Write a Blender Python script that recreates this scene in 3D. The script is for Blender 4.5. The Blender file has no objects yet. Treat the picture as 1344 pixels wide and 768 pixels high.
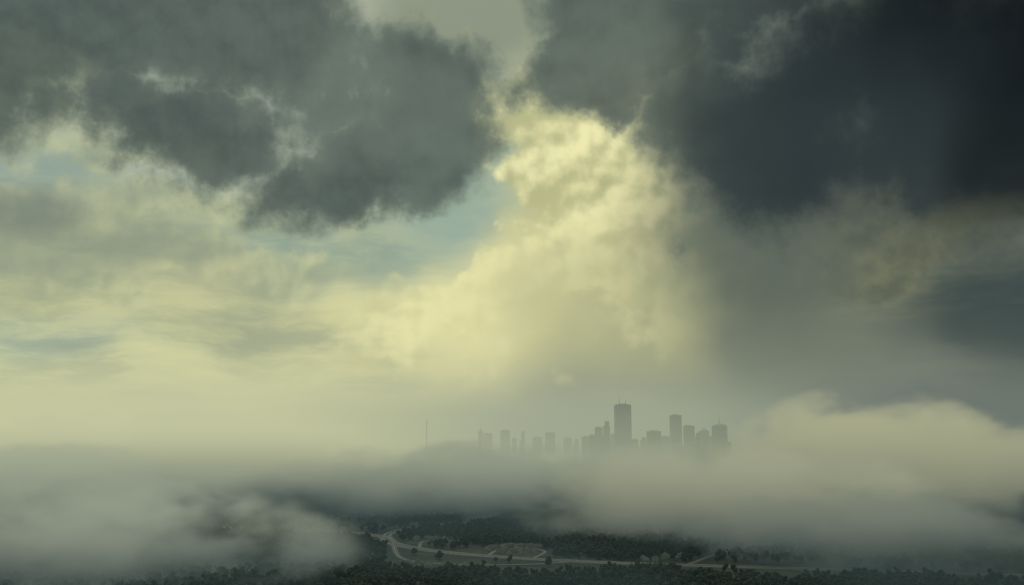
import bpy, bmesh, math, random
import numpy as np
from mathutils import Vector, noise as mnoise
random.seed(7); rng=np.random.default_rng(7)
scene=bpy.context.scene
scene.view_settings.view_transform='Standard'
scene.view_settings.look='None'
scene.view_settings.exposure=0
F=1164.0; PITCH=math.atan(182/F); CAMZ=200.0

def lin(c):
    t=(.99,1.02,.955) if sum(c)>430 else (.975,1.01,.99)
    return tuple(k*((x/255)/12.92 if x/255<=0.04045 else ((x/255+0.055)/1.055)**2.4) for x,k in zip(c,t))+(1.0,)
def pdir(px,py):
    xc=px-672; yc=384-py
    v=Vector((xc, F*math.cos(PITCH)-yc*math.sin(PITCH), F*math.sin(PITCH)+yc*math.cos(PITCH)))
    return v.normalized()
def azel(px,py):
    d=pdir(px,py); return math.atan2(d.x,d.y), math.asin(d.z)
def ground(px,py):
    d=pdir(px,py); t=-CAMZ/d.z
    return (d.x*t, d.y*t)
def at_dist(px,py,D):
    d=pdir(px,py); t=D/d.y
    return d.x*t, CAMZ+d.z*t

# ---------------- camera
cam=bpy.data.cameras.new('camera'); co=bpy.data.objects.new('camera',cam)
scene.collection.objects.link(co); co.location=(0,0,CAMZ)
co.rotation_euler=(math.pi/2+PITCH,0,0); cam.sensor_width=36; cam.lens=36*F/1344
cam.clip_start=1; cam.clip_end=200000; scene.camera=co

# ---------------- node helper
class G:
    def __init__(s,nt): s.nt=nt; nt.nodes.clear()
    def new(s,t): return s.nt.nodes.new(t)
    def put(s,sock,v):
        if v is None: return
        if isinstance(v,bpy.types.NodeSocket): s.nt.links.new(v,sock)
        else: sock.default_value=v
    def m(s,op,a,b=None,c=None,clamp=False):
        n=s.new('ShaderNodeMath'); n.operation=op; n.use_clamp=clamp
        for i,v in enumerate((a,b,c)): s.put(n.inputs[i],v) if v is not None else None
        return n.outputs[0]
    def v(s,op,a,b=None,scale=None):
        n=s.new('ShaderNodeVectorMath'); n.operation=op
        s.put(n.inputs[0],a)
        if b is not None: s.put(n.inputs[1],b)
        if scale is not None: s.put(n.inputs['Scale'],scale)
        return n.outputs['Value'] if op in('LENGTH','DOT_PRODUCT','DISTANCE') else n.outputs[0]
    def ss(s,x,a,b,lo=0.0,hi=1.0,smooth=True):
        n=s.new('ShaderNodeMapRange'); n.interpolation_type='SMOOTHSTEP' if smooth else 'LINEAR'
        s.put(n.inputs[0],x)
        if a>b: a,b,lo,hi=b,a,hi,lo
        n.inputs[1].default_value=a; n.inputs[2].default_value=b
        n.inputs[3].default_value=lo; n.inputs[4].default_value=hi
        return n.outputs[0]
    def mix(s,f,a,b,mode='MIX'):
        n=s.new('ShaderNodeMix'); n.data_type='RGBA'; n.blend_type=mode
        s.put(n.inputs[0],f); s.put(n.inputs[6],a); s.put(n.inputs[7],b)
        return n.outputs[2]
    def noise(s,vec,scale,detail=6,rough=.55,lac=2.0,dist=0.0,dim='3D'):
        n=s.new('ShaderNodeTexNoise'); n.noise_dimensions=dim; s.put(n.inputs['Vector'],vec)
        n.inputs['Scale'].default_value=scale; n.inputs['Detail'].default_value=detail
        n.inputs['Roughness'].default_value=rough; n.inputs['Lacunarity'].default_value=lac
        n.inputs['Distortion'].default_value=dist
        return n.outputs
    def voro(s,vec,scale,detail=2,rough=.5):
        n=s.new('ShaderNodeTexVoronoi'); n.voronoi_dimensions='2D'; n.feature='F1'; n.normalize=True
        s.put(n.inputs['Vector'],vec); n.inputs['Scale'].default_value=scale
        n.inputs['Detail'].default_value=detail; n.inputs['Roughness'].default_value=rough
        return n.outputs['Distance']
    def blob(s,uv,px,py,rx,ry,rot=0):
        u,v=azel(px,py)
        n=s.new('ShaderNodeMapping'); n.vector_type='TEXTURE'; s.put(n.inputs['Vector'],uv)
        n.inputs['Location'].default_value=(u,v,0); n.inputs['Rotation'].default_value=(0,0,math.radians(rot))
        k=math.cos(u)**1.5
        n.inputs['Scale'].default_value=(rx/F*k,ry/F*k,1)
        g=s.new('ShaderNodeTexGradient'); g.gradient_type='SPHERICAL'
        s.nt.links.new(n.outputs[0],g.inputs[0]); return g.outputs['Fac']

# ---------------- WORLD: storm sky
world=bpy.data.worlds.new('World'); scene.world=world; world.use_nodes=True
world.cycles.sampling_method='MANUAL'; world.cycles.sample_map_resolution=256
g=G(world.node_tree)
tc=g.new('ShaderNodeTexCoord'); D=tc.outputs['Generated']
sep=g.new('ShaderNodeSeparateXYZ'); g.put(sep.inputs[0],D)
az=g.m('ARCTAN2',sep.outputs[0],sep.outputs[1]); el=g.m('ARCSINE',sep.outputs[2])
cmb=g.new('ShaderNodeCombineXYZ'); g.put(cmb.inputs[0],az); g.put(cmb.inputs[1],el)
UV=cmb.outputs[0]
def sub5(c): return g.v('SUBTRACT',c,(.5,.5,.5))
nw=sub5(g.noise(g.v('ADD',UV,(3.3,1.7,0)),5,3,.5,dim='2D')['Color'])
UVs=g.v('ADD',UV,g.v('MULTIPLY',nw,(.12,.10,0)))
nw2=sub5(g.noise(g.v('ADD',UV,(7.1,5.2,0)),10,5,.60,dim='2D')['Color'])
UVr=g.v('ADD',UVs,g.v('MULTIPLY',nw2,(.13,.11,0)))

sky=g.new('ShaderNodeTexSky'); sky.sky_type='NISHITA'; sky.sun_disc=False
sky.sun_elevation=math.radians(38); sky.sun_rotation=math.radians(-8); sky.dust_density=4; sky.air_density=1.2
skyc=g.v('SCALE',sky.outputs[0],scale=0.08)
col=g.mix(0.9,skyc,lin((154,170,156)))
def brush(col,uv,px,py,rx,ry,c,op=1.0,rot=0,lo=0.0,hi=.7):
    w=g.ss(g.blob(uv,px,py,rx,ry,rot),lo,hi,0,op)
    return g.mix(w,col,lin(c))
col=g.mix(g.ss(el,-.02,.26,.95,0),col,lin((176,180,150)))
soft=[
 (150,420,520,170,(188,189,150),.9,0),
 (60,300,300,110,(150,157,136),.8,0),
 (330,400,330,90,(174,177,146),.7,5),
 (90,520,520,90,(205,205,164),.9,0),
 (650,410,280,180,(218,213,164),.95,-20),
 (765,260,170,250,(212,206,152),.8,0),
 (600,250,130,150,(152,171,160),.95,-25),
 (420,320,210,70,(144,162,150),.9,-10),
 (60,200,110,80,(144,161,154),.9,0),
 (40,448,150,40,(150,166,155),.8,0),
 (930,400,280,250,(136,139,116),.9,10),
 (1180,420,360,300,(100,105,92),.95,0),
 (1340,440,190,130,(62,74,75),.9,0),
 (1150,530,520,60,(114,120,111),.9,0),
 (820,500,330,60,(154,156,134),.7,0),
]
for (x,y,rx,ry,c,op,rot) in soft: col=brush(col,UVs,x,y,rx*1.25,ry*1.25,c,op,rot)
# streaky altostratus
Ds=g.v('MULTIPLY',g.v('ADD',UV,g.v('SCALE',nw,scale=.03)),(1,4.2,1))
st=g.noise(Ds,6,6,.6,2.1,0,dim='2D')['Fac']
stm=g.ss(el,.03,.36,1,0)
rightfade=g.ss(az,-.05,.30,1,.2)
f1=g.m('MULTIPLY',g.m('MULTIPLY',g.ss(st,.46,.68,0,.5),stm),rightfade)
col=g.mix(f1,col,lin((222,217,168)))
f2=g.m('MULTIPLY',g.m('MULTIPLY',g.ss(st,.50,.32,0,.5),stm),rightfade)
col=g.mix(f2,col,lin((142,151,135)))

# ---- lit cumulus (blob envelope + billow height, relief lit from the upper left)
def mx(bs,uv,k):
    bl=None
    for b in bs:
        q=g.blob(uv,b[0],b[1],b[2]*k,b[3]*k,b[4]); bl=q if bl is None else g.m('MAXIMUM',bl,q)
    return bl
cb=mx([(760,250,85,170,0),(815,190,105,140,-20),(850,120,80,60,0),(720,150,90,50,0),(790,330,110,90,0),
       (30,110,90,90,0),(190,190,90,45,0),(130,270,260,45,5),(150,350,300,40,0),(900,300,130,190,10),(620,400,170,55,25),
       (1190,290,200,80,15)],UVr,1.25)
def billow(off):
    uvb=g.v('ADD',UV,(off[0],off[1],0)) if off else UV
    wv=g.v('ADD',uvb,g.v('SCALE',nw,scale=.06))
    pf=g.voro(wv,14,2,.55)
    fb=g.noise(uvb,7,6,.54,dim='2D')['Fac']
    return g.m('ADD',g.m('MULTIPLY',g.m('SUBTRACT',.32,pf),.8),g.m('MULTIPLY',g.m('SUBTRACT',fb,.5),1.2))
b0=billow(None); b1=billow((-.009,.013))
h0=g.m('ADD',g.m('MULTIPLY',cb,1.1),b0)
rel=g.m('SUBTRACT',b0,b1)
aL=g.ss(h0,.05,.62,0,.62); aC=g.ss(h0,.12,.46,0,.85)
a=g.m('ADD',g.m('MULTIPLY',aC,g.ss(az,-.16,-.04)),g.m('MULTIPLY',aL,g.ss(az,-.04,-.16)))
litc=g.mix(g.ss(rel,-.18,.18),lin((184,182,138)),lin((244,236,184)))
olive=g.mix(g.ss(rel,-.22,.22),lin((94,98,84)),lin((130,130,103)))
litc=g.mix(g.ss(az,.12,.28),litc,olive)
leftc=g.mix(g.ss(rel,-.22,.22),lin((152,159,138)),lin((200,200,160)))
litc=g.mix(g.ss(az,-.10,-.26),litc,leftc)
col=g.mix(a,col,litc)
for (x,y,rx,ry,c,op,rot) in [(960,370,160,230,(122,127,110),.75,15),(1010,290,140,200,(82,92,87),.6,0),(1060,480,330,90,(116,122,110),.6,0),(1330,430,190,120,(62,74,74),.75,0),
   (670,420,200,120,(224,217,168),.75,30),(800,430,170,120,(182,181,142),.6,0),(80,325,230,55,(138,147,130),.65,0),
   (20,255,120,50,(112,122,114),.6,-10),(585,270,90,90,(152,170,159),.6,-20)]:
    col=brush(col,UVs,x,y,rx*1.2,ry*1.2,c,op,rot)
col=brush(col,UVs,620,10,240,150,(128,137,120),.85)

# ---- dark storm clouds
kb=mx([(130,10,340,120,0),(330,60,300,130,-8),(425,235,190,75,8),(550,130,150,110,-20),(250,150,220,80,-15),(-40,60,200,110,0),
       (790,90,140,70,10),(900,15,260,80,0),(1120,100,330,180,0),(1000,180,150,150,10),(1300,150,260,190,0)],UVr,1.28)
def dn(off): return g.m('MULTIPLY',g.m('SUBTRACT',g.noise(g.v('ADD',UV,(off[0]+2.2,off[1],0)),6,7,.58,2.1,dim='2D')['Fac'],.5),1.6)
d0=dn((0,0)); d1=dn((-.004,-.014))
k0=g.m('ADD',kb,d0); krel=g.m('SUBTRACT',d0,d1)
sh=g.ss(az,.08,.34)
ka=g.mix(sh,g.ss(k0,-.04,.48),g.ss(k0,-.20,.58))
ka=g.m('MULTIPLY',ka,g.ss(kb,.0,.22))
edge=g.mix(g.ss(krel,-.2,.2),lin((104,115,108)),lin((128,137,120)))
core=g.mix(g.ss(krel,-.22,.22),lin((68,79,78)),lin((84,95,91)))
dc=g.mix(g.ss(k0,.12,.66),edge,core)
big=g.noise(g.v('ADD',UV,(9.7,4.4,0)),4.5,3,.55,dim='2D')['Fac']
dc=g.mix(g.ss(big,.48,.68,0,.5),dc,lin((110,121,111)))
bright=g.mix(g.ss(az,.1,.35),lin((176,179,144)),lin((120,123,104)))
dc=g.mix(g.ss(k0,.08,.26,.4,0),dc,bright)
dcr=g.mix(g.ss(k0,0,.7),lin((76,86,84)),lin((44,53,56)))
dc=g.mix(g.m('MULTIPLY',sh,.9),dc,dcr)
col=g.mix(g.m('MULTIPLY',ka,.94),col,dc)
for (x,y,rx,ry,c,op,rot) in [(1330,20,400,190,(15,20,24),.95,0),(1080,150,260,160,(44,53,57),.6,0),(1360,190,140,150,(26,33,36),.8,0),
    (1240,300,130,45,(104,104,82),.35,10)]:
    col=brush(col,UVs,x,y,rx*1.2,ry*1.2,c,op,rot)
hz=g.mix(g.ss(az,-.1,.08),lin((196,196,160)),lin((154,157,137)))
hz=g.mix(g.ss(az,.06,.38),hz,lin((112,119,112)))
col=g.mix(g.ss(el,.0,.11,.85,0),col,hz)
bg=g.new('ShaderNodeBackground'); g.put(bg.inputs[0],col); bg.inputs[1].default_value=1.0
out=g.new('ShaderNodeOutputWorld'); g.nt.links.new(bg.outputs[0],out.inputs[0])

# ---------------- sun
sl=bpy.data.lights.new('sun','SUN'); sl.energy=1.0; sl.angle=math.radians(15); sl.color=(1,.93,.76)
so=bpy.data.objects.new('sun',sl); scene.collection.objects.link(so)
se=math.radians(38); sa=math.radians(-8)
d=Vector((-math.sin(sa)*math.cos(se),-math.cos(sa)*math.cos(se),-math.sin(se)))
so.rotation_euler=d.to_track_quat('-Z','Y').to_euler(); so.location=(0,0,900)

# ---------------- mesh helper
def mesh_obj(name,verts,faces,mat,mats=None,fm=None,smooth=False):
    me=bpy.data.meshes.new(name); me.from_pydata([tuple(v) for v in verts],[],[tuple(f) for f in faces])
    for mm in ([mat] if mats is None else mats): me.materials.append(mm)
    if fm is not None: me.polygons.foreach_set('material_index',fm)
    if smooth: me.polygons.foreach_set('use_smooth',[True]*len(me.polygons))
    me.update(); o=bpy.data.objects.new(name,me); scene.collection.objects.link(o); return o
def principled(name,fn,rough=.9):
    m=bpy.data.materials.new(name); m.use_nodes=True; q=G(m.node_tree)
    b=q.new('ShaderNodeBsdfPrincipled'); o=q.new('ShaderNodeOutputMaterial'); q.nt.links.new(b.outputs[0],o.inputs[0])
    b.inputs['Roughness'].default_value=rough
    if rough>.8: b.inputs['Specular IOR Level'].default_value=.15
    t=q.new('ShaderNodeTexCoord'); q.put(b.inputs['Base Color'],fn(q,t.outputs['Object'],b)); return m

# ground
def gcol(q,P,b):
    n1=q.noise(P,.0022,4,.6)['Fac']; n2=q.noise(P,.03,5,.65)['Fac']
    vo=q.new('ShaderNodeTexVoronoi'); q.put(vo.inputs['Vector'],P); vo.inputs['Scale'].default_value=.006
    sp=q.new('ShaderNodeSeparateColor'); q.put(sp.inputs[0],vo.outputs['Color'])
    c=q.mix(q.ss(n2,.35,.65),(.016,.024,.018,1),(.03,.038,.026,1))
    c=q.mix(q.ss(sp.outputs[0],.6,.95,0,.6),c,(.05,.056,.036,1))
    c=q.mix(q.ss(n1,.52,.62,0,.8),c,(.015,.022,.017,1)); return c
gm=principled('ground_grass',gcol)
R=90000
gv=[(0,0,0)]+[(R*math.cos(2*math.pi*i/96),R*math.sin(2*math.pi*i/96),0) for i in range(96)]
mesh_obj('ground',gv,[(0,i+1,(i+1)%96+1) for i in range(96)],gm)

# fields (meadow clearings)
fields=[(575,742,70,9),(300,749,45,5),(640,726,80,6),(570,712,40,4),(700,748,90,5),(470,690,50,3),(430,700,40,3)]
def field_poly(px,py,rx,ry):
    pts=[]
    for i in range(28):
        a=2*math.pi*i/28; r=1+.18*math.sin(3*a+px)+.1*math.sin(5*a)
        pts.append(ground(px+rx*r*math.cos(a),py+ry*r*math.sin(a)))
    return pts
def fcol(q,P,b):
    n=q.noise(P,.015,5,.65)['Fac']; n2=q.noise(P,.12,4,.6)['Fac']
    c=q.mix(q.ss(n,.38,.62),(.034,.048,.027,1),(.06,.072,.04,1))
    return q.mix(q.ss(n2,.5,.7,0,.5),c,(.028,.038,.023,1))
fmat=principled('meadow_grass',fcol)
fpolys=[]
for i,f in enumerate(fields):
    p=field_poly(*f); fpolys.append(np.array(p))
    mesh_obj('meadow',[(x,y,.05+.01*i) for x,y in p],[tuple(range(len(p)))],fmat)

# roads
def catmull(P,n=14):
    P=[np.array(p) for p in P]; P=[2*P[0]-P[1]]+P+[2*P[-1]-P[-2]]; o=[]
    for i in range(1,len(P)-2):
        for k in range(n):
            t=k/n; a,b,c,d_=P[i-1],P[i],P[i+1],P[i+2]
            o.append(.5*((2*b)+(c-a)*t+(2*a-5*b+4*c-d_)*t*t+(3*b-a-3*c+d_)*t**3))
    o.append(P[-2]); return np.array(o)
def strip(path,o0,o1,z,V,Fc):
    T=np.gradient(path,axis=0); T/=np.linalg.norm(T,axis=1)[:,None]; Nn=np.stack([-T[:,1],T[:,0]],1)
    b=len(V)
    for p,n in zip(path,Nn):
        V.append((*(p+n*o0),z)); V.append((*(p+n*o1),z))
    for i in range(len(path)-1): Fc.append((b+2*i,b+2*i+1,b+2*i+3,b+2*i+2))
def acol(q,P,b):
    n=q.noise(P,.05,5,.6)['Fac']; return q.mix(n,(.045,.045,.043,1),(.075,.074,.067,1))
asph=principled('worn_asphalt',acol,.75)
paint=principled('road_paint',lambda q,P,b:q.mix(q.noise(P,.4,2)['Fac'],(.6,.6,.58,1),(.8,.8,.78,1)),.6)
verge=principled('verge_grass',lambda q,P,b:q.mix(q.ss(q.noise(P,.03,5,.6)['Fac'],.35,.65),(.026,.036,.022,1),(.046,.054,.033,1)))
roadpx=[
 ([(250,690),(370,696),(440,699),(500,704),(515,713),(560,722),(640,730),(760,737),(900,742),(1100,748),(1344,756),(1500,762)],'highway',13),
 ([(506,708),(512,700),(540,693),(590,688),(630,683),(650,679)],'highway',9),
 ([(440,699),(480,700),(506,708)],'slip_road',5),
 ([(515,713),(530,734),(600,741),(690,741),(760,737)],'road',4.5),
 ([(640,730),(655,722),(690,720),(715,724),(700,733)],'road',3.5),
 ([(550,720),(556,711),(590,710)],'road',3.5),
 ([(900,742),(960,724),(1080,712),(1200,704)],'road',4),
]
roads=[]
for px,name,w in roadpx:
    path=catmull([ground(*p) for p in px]); roads.append((path,w))
    k=len(roads)*.02
    V,Fc,fm=[],[],[]
    strip(path,-w*1.7,w*1.7,.15+k*.5,V,Fc); fm+=[0]*(len(path)-1)
    if w>=9:
        strip(path,-w,-2,.3+k,V,Fc); strip(path,2,w,.3+k,V,Fc); fm+=[1]*(2*(len(path)-1))
        for s in(-w+.6,-2.6,2.4,w-.8,-(w+2)/2,(w+2)/2): strip(path,s,s+.25,.305+k,V,Fc); fm+=[2]*(len(path)-1)
    else:
        strip(path,-w,w,.3+k,V,Fc); fm+=[1]*(len(path)-1)
        strip(path,-.15,.15,.305+k,V,Fc); fm+=[2]*(len(path)-1)
    mesh_obj(name,V,Fc,None,[verge,asph,paint],fm)

# houses
wallm=principled('house_wall',lambda q,P,b:q.mix(q.noise(P,.3,2)['Fac'],(.28,.27,.24,1),(.45,.43,.39,1)))
roofm=principled('house_roof',lambda q,P,b:q.mix(q.noise(P,.8,2)['Fac'],(.07,.068,.066,1),(.2,.19,.175,1)))
winm=principled('window_glass',lambda q,P,b:q.mix(q.noise(P,.3,2)['Fac'],(.03,.04,.05,1),(.06,.07,.08,1)),.2)
def house_mesh(L,W,H,r):
    L*=.8;W*=.85;H*=.85;r*=.85
    V,Fc,fm=[],[],[]
    V+=[(-L,-W,0),(L,-W,0),(L,W,0),(-L,W,0),(-L,-W,H),(L,-W,H),(L,W,H),(-L,W,H),(-L,0,H+r),(L,0,H+r)]
    Fc+=[(0,1,5,4),(2,3,7,6),(1,2,6,9,5),(3,0,4,8,7)]; fm+=[0]*4
    b=len(V); e=.6
    V+=[(-L-e,-W-e,H-.3),(L+e,-W-e,H-.3),(L+e,0,H+r+.15),(-L-e,0,H+r+.15),(-L-e,W+e,H-.3),(L+e,W+e,H-.3)]
    Fc+=[(b,b+1,b+2,b+3),(b+3,b+2,b+5,b+4)]; fm+=[1]*2
    for s in(-1,1):
        for x in(-L*.6,0,L*.6):
            b=len(V); y=s*(W+.03); V+=[(x-.7,y,1),(x+.7,y,1),(x+.7,y,2.4),(x-.7,y,2.4)]; Fc.append((b,b+1,b+2,b+3)); fm.append(2)
    b=len(V); c=(L*.5,W*.4)
    for z in(H,H+r+1):
        V+=[(c[0]-.5,c[1]-.5,z),(c[0]+.5,c[1]-.5,z),(c[0]+.5,c[1]+.5,z),(c[0]-.5,c[1]+.5,z)]
    Fc+=[(b,b+1,b+5,b+4),(b+1,b+2,b+6,b+5),(b+2,b+3,b+7,b+6),(b+3,b,b+4,b+7),(b+4,b+5,b+6,b+7)]; fm+=[0]*5
    me=bpy.data.meshes.new('house'); me.from_pydata(V,[],Fc)
    for mm in(wallm,roofm,winm): me.materials.append(mm)
    me.polygons.foreach_set('material_index',fm); me.update(); return me
hm=[house_mesh(7,4.5,4,3),house_mesh(9,5.5,5,3.2),house_mesh(5.5,4,5.5,2.6),house_mesh(11,6,5,2.5)]
houses=[]
for (cx,cy,rx,ry,n) in [(678,723,38,5.5,80),(568,710,24,3,28),(570,744,55,4,16),(470,694,60,3,22),(1100,690,90,4,22),(600,690,60,3,18),(760,694,60,3,14),(860,735,60,4,6)]:
    for _ in range(n):
        ok=False
        for tr in range(20):
            a=random.random()*6.28; r=math.sqrt(random.random())
            x,y=ground(cx+rx*r*math.cos(a),cy+ry*r*math.sin(a))
            if all((x-h[0])**2+(y-h[1])**2>17**2 for h in houses) and all(np.min(np.hypot(p[:,0]-x,p[:,1]-y))>w+9 for p,w in roads): ok=True; break
        if not ok: continue
        houses.append((x,y)); o=bpy.data.objects.new('house',random.choice(hm)); scene.collection.objects.link(o)
        o.location=(x,y,0); o.rotation_euler=(0,0,random.choice([.2,.2+math.pi/2])+random.gauss(0,.15))

# forest: trunk + distorted crown lobes per tree, one mesh
N=56000
ys=np.sqrt(rng.uniform(950**2,3000**2,N)); xs=rng.uniform(-1,1,N)*(ys*.62+120)
keep=np.ones(N,bool)
fn=np.array([mnoise.fractal(Vector((x*.004,y*.004,3.1)),.6,2.0,4) for x,y in zip(xs,ys)])
keep&=(fn>-.22)|(rng.random(N)<.2)
for path,w in roads:
    seg=path
    for i in range(len(seg)-1):
        a=seg[i]; b=seg[i+1]; ab=b-a
        t=np.clip(((xs-a[0])*ab[0]+(ys-a[1])*ab[1])/(ab@ab),0,1)
        dx=xs-(a[0]+t*ab[0]); dy=ys-(a[1]+t*ab[1])
        dist=np.hypot(dx,np.where(dy<0,dy*.5,dy))
        keep&=dist>w*1.7+rng.uniform(0,10,N)
def pip(xs,ys,P):
    ins=np.zeros(len(xs),bool); j=len(P)-1
    for i in range(len(P)):
        c=((P[i,1]>ys)!=(P[j,1]>ys))&(xs<(P[j,0]-P[i,0])*(ys-P[i,1])/(P[j,1]-P[i,1]+1e-9)+P[i,0]); ins^=c; j=i
    return ins
for P in fpolys: keep&=~(pip(xs,ys,P)&(rng.random(N)>.06))
for hx,hy in houses: keep&=np.hypot(xs-hx,np.where(ys<hy,(ys-hy)*.5,ys-hy))>11
xs,ys=xs[keep],ys[keep]; n=len(xs); print('trees',n)
bm=bmesh.new(); bmesh.ops.create_icosphere(bm,subdivisions=1,radius=1); bm.verts.ensure_lookup_table()
IV=np.array([v.co[:] for v in bm.verts]); IF=np.array([[v.index for v in f.verts] for f in bm.faces]); bm.free()
Vs=[];Fs=[];Ms=[];off=0
hgt=rng.uniform(8,15,n); cr=hgt*rng.uniform(.27,.4,n)
for L in range(3):
    ox=rng.normal(0,.45,n)*cr; oy=rng.normal(0,.45,n)*cr; oz=hgt*(.45+.17*L)+rng.normal(0,.5,n)
    s=cr*(1.0-.2*L)*rng.uniform(.8,1.15,n)
    P=IV[None]*s[:,None,None]*rng.uniform(.7,1.3,(n,12,1))
    P[:,:,2]*=1.05
    P[:,:,0]+=(xs+ox)[:,None]; P[:,:,1]+=(ys+oy)[:,None]; P[:,:,2]+=oz[:,None]
    Vs.append(P.reshape(-1,3)); Fs.append((IF[None]+np.arange(n)[:,None,None]*12+off).reshape(-1,3)); Ms.append(np.zeros(n*20,int)); off+=n*12
TV=np.array([(1,0,0),(-.5,.87,0),(-.5,-.87,0),(.4,0,1),(-.2,.35,1),(-.2,-.35,1)],float)
TF=np.array([(0,1,4),(0,4,3),(1,2,5),(1,5,4),(2,0,3),(2,3,5)])
P=np.repeat(TV[None],n,0); P[:,:,:2]*=(hgt*.03)[:,None,None]; P[:,:,2]*=(hgt*.5)[:,None]
P[:,:,0]+=xs[:,None]; P[:,:,1]+=ys[:,None]
Vs.append(P.reshape(-1,3)); Fs.append((TF[None]+np.arange(n)[:,None,None]*6+off).reshape(-1,3)); Ms.append(np.ones(n*6,int))
V=np.concatenate(Vs); Fa=np.concatenate(Fs); M=np.concatenate(Ms)
me=bpy.data.meshes.new('forest'); me.vertices.add(len(V)); me.vertices.foreach_set('co',V.ravel())
me.loops.add(len(Fa)*3); me.loops.foreach_set('vertex_index',Fa.ravel().astype(np.int32))
me.polygons.add(len(Fa)); me.polygons.foreach_set('loop_start',np.arange(0,len(Fa)*3,3,dtype=np.int32))
me.polygons.foreach_set('material_index',M.astype(np.int32)); me.update(calc_edges=True)
def leaf(q,P,b):
    n=q.noise(P,.12,3,.6)['Fac']; n2=q.noise(P,.006,2,.6)['Fac']
    c=q.mix(q.ss(n,.35,.65),(.02,.03,.022,1),(.038,.048,.034,1))
    return q.mix(q.ss(n2,.4,.6,0,.5),c,(.022,.032,.026,1))
me.materials.append(principled('foliage',leaf)); me.materials.append(principled('bark',lambda q,P,b:q.mix(q.noise(P,2,2)['Fac'],(.05,.04,.03,1),(.09,.075,.06,1))))
fo=bpy.data.objects.new('forest',me); scene.collection.objects.link(fo)

# ---------------- city
conc=principled('facade_concrete',lambda q,P,b:q.mix(q.noise(P,.03,3)['Fac'],(.26,.30,.33,1),(.36,.41,.44,1)),.7)
glass=principled('facade_glass',lambda q,P,b:q.mix(q.noise(P,.05,3)['Fac'],(.06,.09,.11,1),(.12,.16,.18,1)),.15)
steel=principled('mast_steel',lambda q,P,b:q.mix(q.noise(P,.2,2)['Fac'],(.18,.19,.2,1),(.28,.29,.3,1)),.5)
def box(V,Fc,fm,x0,x1,y0,y1,z0,z1,m,taper=1.0):
    b=len(V); cx=(x0+x1)/2; cy=(y0+y1)/2
    for z,t in((z0,1),(z1,taper)):
        V+=[(cx+(x0-cx)*t,cy+(y0-cy)*t,z),(cx+(x1-cx)*t,cy+(y0-cy)*t,z),(cx+(x1-cx)*t,cy+(y1-cy)*t,z),(cx+(x0-cx)*t,cy+(y1-cy)*t,z)]
    Fc+=[(b,b+3,b+2,b+1),(b+4,b+5,b+6,b+7),(b,b+1,b+5,b+4),(b+1,b+2,b+6,b+5),(b+2,b+3,b+7,b+6),(b+3,b,b+4,b+7)]; fm+=[m]*6
def tier(V,Fc,fm,cx,cy,w,dp,z0,z1,fl=4.0,bay=5.0):
    box(V,Fc,fm,cx-w/2,cx+w/2,cy-dp/2,cy+dp/2,z0,z1,1)
    z=z0+fl
    while z<z1-1:
        box(V,Fc,fm,cx-w/2-.3,cx+w/2+.3,cy-dp/2-.3,cy+dp/2+.3,z-.7,z+.7,0); z+=fl
    nx=max(3,int(w/bay))
    for i in range(nx+1):
        x=cx-w/2+w*i/nx
        for s in(-1,1): box(V,Fc,fm,x-.45,x+.45,cy+s*(dp/2+.35)-.3,cy+s*(dp/2+.35)+.3,z0,z1,0)
    ny=max(3,int(dp/bay))
    for i in range(ny+1):
        y=cy-dp/2+dp*i/ny
        for s in(-1,1): box(V,Fc,fm,cx+s*(w/2+.35)-.3,cx+s*(w/2+.35)+.3,y-.45,y+.45,z0,z1,0)
    box(V,Fc,fm,cx-w/2-.9,cx+w/2+.9,cy-dp/2-.9,cy+dp/2+.9,z1,z1+2.4,0)
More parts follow.
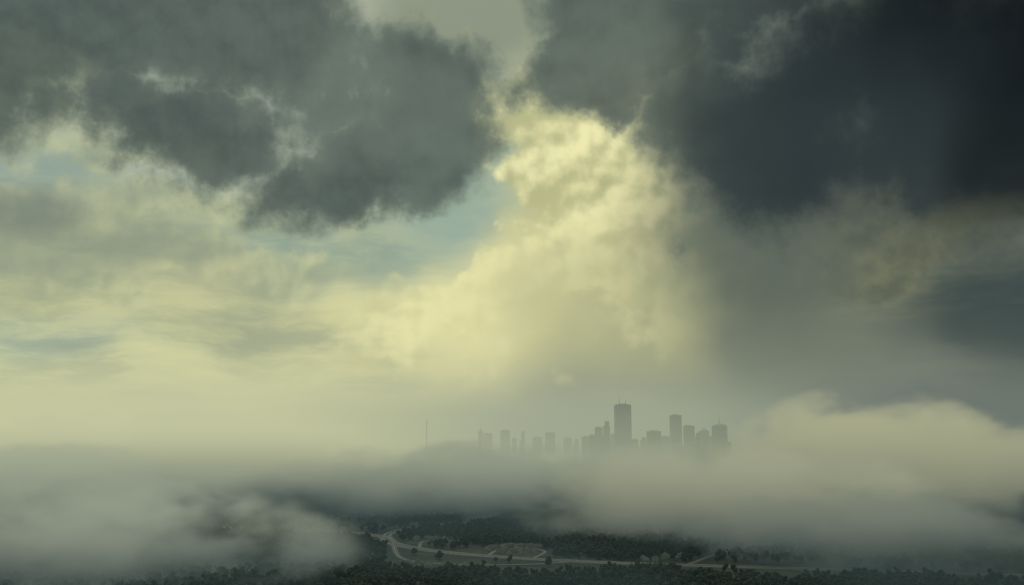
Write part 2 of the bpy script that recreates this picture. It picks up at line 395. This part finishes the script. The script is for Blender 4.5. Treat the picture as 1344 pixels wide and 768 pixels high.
def building(name,x0,x1,top,D,style='flat',spire=None):
    xa,zt=at_dist(x0,top,D); xb,_=at_dist(x1,top,D); w=xb-xa; dp=w*random.uniform(.8,1.2)
    V,Fc,fm=[],[],[]; h=zt
    if style=='crown':
        tier(V,Fc,fm,0,0,w,dp,0,h*.975); tier(V,Fc,fm,0,0,w*.92,dp*.92,h*.975+2.4,h-2.4)
        box(V,Fc,fm,-w*.25,w*.25,-dp*.25,dp*.25,h,h+4,0)
        for s in(-1,1): box(V,Fc,fm,s*w*.18-1.5,s*w*.18+1.5,-dp/2-1.6,-dp/2-.8,0,h*.975,0)
    elif style=='step':
        tier(V,Fc,fm,0,0,w,dp,0,h*.72); tier(V,Fc,fm,w*.12,0,w*.7,dp*.8,h*.72+2.4,h*.9); tier(V,Fc,fm,w*.18,0,w*.45,dp*.6,h*.9+2.4,h-2.4)
    elif style=='pyramid':
        tier(V,Fc,fm,0,0,w,dp,0,h*.92); box(V,Fc,fm,-w*.45,w*.45,-dp*.45,dp*.45,h*.92+2.4,h,0,.2)
    elif style=='dome':
        tier(V,Fc,fm,0,0,w,dp,0,h*.94)
        for i in range(5):
            t0=math.cos(i*.3); t1=math.cos((i+1)*.3)
            box(V,Fc,fm,-w*.46*t0,w*.46*t0,-dp*.46*t0,dp*.46*t0,h*.94+2.4+(h*.06-2.4)*math.sin(i*.3),h*.94+2.4+(h*.06-2.4)*math.sin((i+1)*.3),0,t1/t0)
    else:
        tier(V,Fc,fm,0,0,w,dp,0,h-2.4)
        box(V,Fc,fm,-w*.3,w*.1,-dp*.2,dp*.25,h,h+4,0); box(V,Fc,fm,w*.2,w*.35,-dp*.1,dp*.15,h,h+2.5,0)
    if spire:
        for sx,st in spire:
            _,zs=at_dist(0,st,D); X=sx*w
            box(V,Fc,fm,X-1.6,X+1.6,-1.6,1.6,h,h+(zs-h)*.5,2,.6); box(V,Fc,fm,X-.9,X+.9,-.9,.9,h+(zs-h)*.5,zs,2,.2)
    o=mesh_obj(name,V,Fc,None,[conc,glass,steel],fm); o.location=((xa+xb)/2,D,0); return o
B=[(807,827,531,4500,'crown',[(-.2,519),(.2,523)]),(789,800,553,4450,'step',None),(781,790,561,4550,'flat',None),(774,782,571,4480,'flat',None),
 (850,866,566,4400,'flat',[(.3,562)]),(838,848,574,4600,'step',None),(829,837,577,4400,'flat',None),(868,878,573,4700,'flat',None),
 (880,893,545,4600,'flat',None),(898,910,559,4500,'flat',[(-.3,556)]),(911,918,568,4400,'step',None),(918,929,562,4650,'pyramid',None),
 (936,952,556,4450,'dome',[(0,543)]),(764,774,573,4700,'flat',None),(802,808,570,4700,'flat',None),(930,936,573,4700,'flat',None),
 (628,634,563,5150,'pyramid',[(0,558)]),(635,646,569,5200,'flat',None),(657,669,565,5100,'flat',None),(672,678,575,5150,'flat',None),(682,689,566,5200,'step',None),
 (699,711,574,5250,'flat',None),(716,728,568,5150,'flat',None),(740,750,575,5200,'flat',None),(752,759,576,5100,'step',None)]
for x0,x1,t,Dd,s,sp in B:
    building('skyscraper' if t<566 else 'high_rise_building',x0,x1,t,Dd,s,sp)
for i in range(30):
    cx=random.uniform(770,960) ; building('office_block',cx-random.uniform(3,6),cx+random.uniform(3,6),random.uniform(579,592),random.uniform(4350,4900),random.choice(['flat','step']))
# radio mast (lattice)
x,_=at_dist(560,560,4800); _,zt=at_dist(560,550,4800)
V,Fc,fm=[],[],[]
lv=40
def beam(a,b,r):
    a=Vector(a);b=Vector(b);dn_=(b-a).normalized();u=dn_.orthogonal().normalized();w_=dn_.cross(u);k=len(V)
    for p in(a,b):
        for q_ in((u+w_),(u-w_),(-u-w_),(-u+w_)): V.append(tuple(p+q_*r))
    for i in range(4): Fc.append((k+i,k+(i+1)%4,k+4+(i+1)%4,k+4+i)); fm.append(0)
for i in range(lv):
    z0=zt*i/lv; z1=zt*(i+1)/lv; r0=6*(1-i/lv)+1; r1=6*(1-(i+1)/lv)+1
    for s in range(3):
        a0=s*2.094;a1=(s+1)*2.094
        beam((r0*math.cos(a0),r0*math.sin(a0),z0),(r1*math.cos(a0),r1*math.sin(a0),z1),.6)
        beam((r0*math.cos(a0),r0*math.sin(a0),z0),(r1*math.cos(a1),r1*math.sin(a1),z1),.3)
o=mesh_obj('radio_mast',V,Fc,None,[steel],fm); o.location=(x,4800,0)

# ---------------- FOG (real volumes: absorption + own emission standing in for scattered daylight, no scattering)
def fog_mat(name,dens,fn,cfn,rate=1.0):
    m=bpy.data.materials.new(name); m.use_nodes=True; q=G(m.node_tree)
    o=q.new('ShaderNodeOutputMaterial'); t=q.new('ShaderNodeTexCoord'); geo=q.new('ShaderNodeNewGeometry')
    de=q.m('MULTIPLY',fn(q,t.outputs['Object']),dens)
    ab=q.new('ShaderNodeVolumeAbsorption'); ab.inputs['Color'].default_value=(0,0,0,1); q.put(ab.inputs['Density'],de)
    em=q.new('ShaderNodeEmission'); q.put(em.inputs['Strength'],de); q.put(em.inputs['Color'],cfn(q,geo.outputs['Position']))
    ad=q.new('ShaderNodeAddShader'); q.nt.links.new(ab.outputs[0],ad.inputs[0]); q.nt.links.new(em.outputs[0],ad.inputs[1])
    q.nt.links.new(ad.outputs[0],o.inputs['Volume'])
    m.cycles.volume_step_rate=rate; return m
def ell(name,c,s,mat,rz=0):
    bm=bmesh.new(); bmesh.ops.create_icosphere(bm,subdivisions=3,radius=1.02)
    for v in bm.verts: v.co=Vector((v.co.x*s[0],v.co.y*s[1],max(v.co.z*s[2],-c[2]+.5)))
    me=bpy.data.meshes.new(name); bm.to_mesh(me); bm.free(); me.materials.append(mat)
    o=bpy.data.objects.new(name,me); scene.collection.objects.link(o); o.location=c; return o
def puff(s,amp,scale,lo=.0,hi=.5,seed=0):
    def f(q,P):
        u=q.v('DIVIDE',P,s); r=q.v('LENGTH',u)
        n=q.noise(q.v('ADD',q.v('MULTIPLY',P,(1,1,1.7)),(seed,0,0)),scale,3,.6)['Fac']
        e=q.m('SUBTRACT',1.0,r)
        h=q.m('ADD',e,q.m('MULTIPLY',q.m('SUBTRACT',n,.53),amp))
        return q.m('MULTIPLY',q.ss(h,lo,hi),q.ss(e,0,.12))
    return f
def fogcol(top,bot,z0,z1):  # shading painted into the emission colour: bright top, dark underside
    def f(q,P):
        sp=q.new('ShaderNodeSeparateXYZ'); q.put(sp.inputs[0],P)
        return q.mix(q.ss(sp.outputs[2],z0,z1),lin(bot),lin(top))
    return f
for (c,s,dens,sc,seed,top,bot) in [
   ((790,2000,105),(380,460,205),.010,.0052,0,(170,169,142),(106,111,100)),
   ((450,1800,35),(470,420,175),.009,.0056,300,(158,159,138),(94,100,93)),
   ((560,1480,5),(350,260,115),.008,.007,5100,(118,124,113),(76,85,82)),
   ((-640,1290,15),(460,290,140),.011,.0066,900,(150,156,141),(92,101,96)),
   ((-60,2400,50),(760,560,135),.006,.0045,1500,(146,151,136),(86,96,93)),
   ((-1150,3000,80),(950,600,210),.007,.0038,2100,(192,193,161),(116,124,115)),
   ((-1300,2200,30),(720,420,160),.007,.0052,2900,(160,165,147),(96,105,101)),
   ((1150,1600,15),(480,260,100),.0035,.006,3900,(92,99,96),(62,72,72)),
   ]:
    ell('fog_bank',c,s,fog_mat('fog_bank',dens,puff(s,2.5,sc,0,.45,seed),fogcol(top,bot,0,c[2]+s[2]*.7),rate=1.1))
def boxvol(name,x0,x1,y0,y1,z0,z1,mat):
    V,Fc,fm=[],[],[]; box(V,Fc,fm,x0,x1,y0,y1,z0,z1,0); return mesh_obj(name,V,Fc,mat)
def layer(q,P):
    sp=q.new('ShaderNodeSeparateXYZ'); q.put(sp.inputs[0],P)
    n=q.noise(q.v('MULTIPLY',P,(1,.8,2)),.0022,3,.55)['Fac']
    top=q.m('ADD',66,q.m('MULTIPLY',q.m('SUBTRACT',n,.5),420))
    f=q.ss(q.m('SUBTRACT',top,sp.outputs[2]),-25,50)
    ye=q.m('ADD',sp.outputs[1],q.m('MULTIPLY',q.m('SUBTRACT',n,.5),2600))
    return q.m('MULTIPLY',f,q.ss(ye,2000,3300))
def layc(q,P):  # painted light: emission brighter on the left and at the top, dimmer below
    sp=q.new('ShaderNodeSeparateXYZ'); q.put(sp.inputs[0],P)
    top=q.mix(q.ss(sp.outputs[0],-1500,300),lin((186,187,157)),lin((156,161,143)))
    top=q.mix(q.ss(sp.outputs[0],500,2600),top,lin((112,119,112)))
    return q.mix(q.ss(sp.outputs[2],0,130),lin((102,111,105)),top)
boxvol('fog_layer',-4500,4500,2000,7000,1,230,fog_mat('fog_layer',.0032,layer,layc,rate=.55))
def hzf(q,P):
    sp=q.new('ShaderNodeSeparateXYZ'); q.put(sp.inputs[0],P)
    a=q.m('POWER',q.ss(sp.outputs[2],0,520,1,0,False),1.3)
    return q.m('MULTIPLY',a,q.ss(sp.outputs[1],2400,3500))
def hzc(q,P):  # brighter-sky light on the left painted into the haze emission, dimmer to the right
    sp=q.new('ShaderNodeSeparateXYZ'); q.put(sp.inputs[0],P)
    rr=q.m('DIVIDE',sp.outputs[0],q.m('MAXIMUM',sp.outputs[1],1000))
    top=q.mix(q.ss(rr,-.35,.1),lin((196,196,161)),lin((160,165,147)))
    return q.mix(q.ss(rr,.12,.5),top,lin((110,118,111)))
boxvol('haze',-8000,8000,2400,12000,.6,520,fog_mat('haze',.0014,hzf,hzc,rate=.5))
def gmf(q,P):
    sp=q.new('ShaderNodeSeparateXYZ'); q.put(sp.inputs[0],P)
    n=q.noise(P,.0028,2,.6)['Fac']
    return q.m('MULTIPLY',q.ss(sp.outputs[2],0,75,1,0),q.m('ADD',q.m('MULTIPLY',q.ss(n,.40,.66),2.4),q.ss(sp.outputs[1],1400,2200,.5,2.2)))
boxvol('ground_mist',-1900,1900,950,2900,.8,75,fog_mat('ground_mist',.0013,gmf,lambda q,P:q.mix(.5,lin((60,74,73)),lin((60,74,73))),rate=.9))
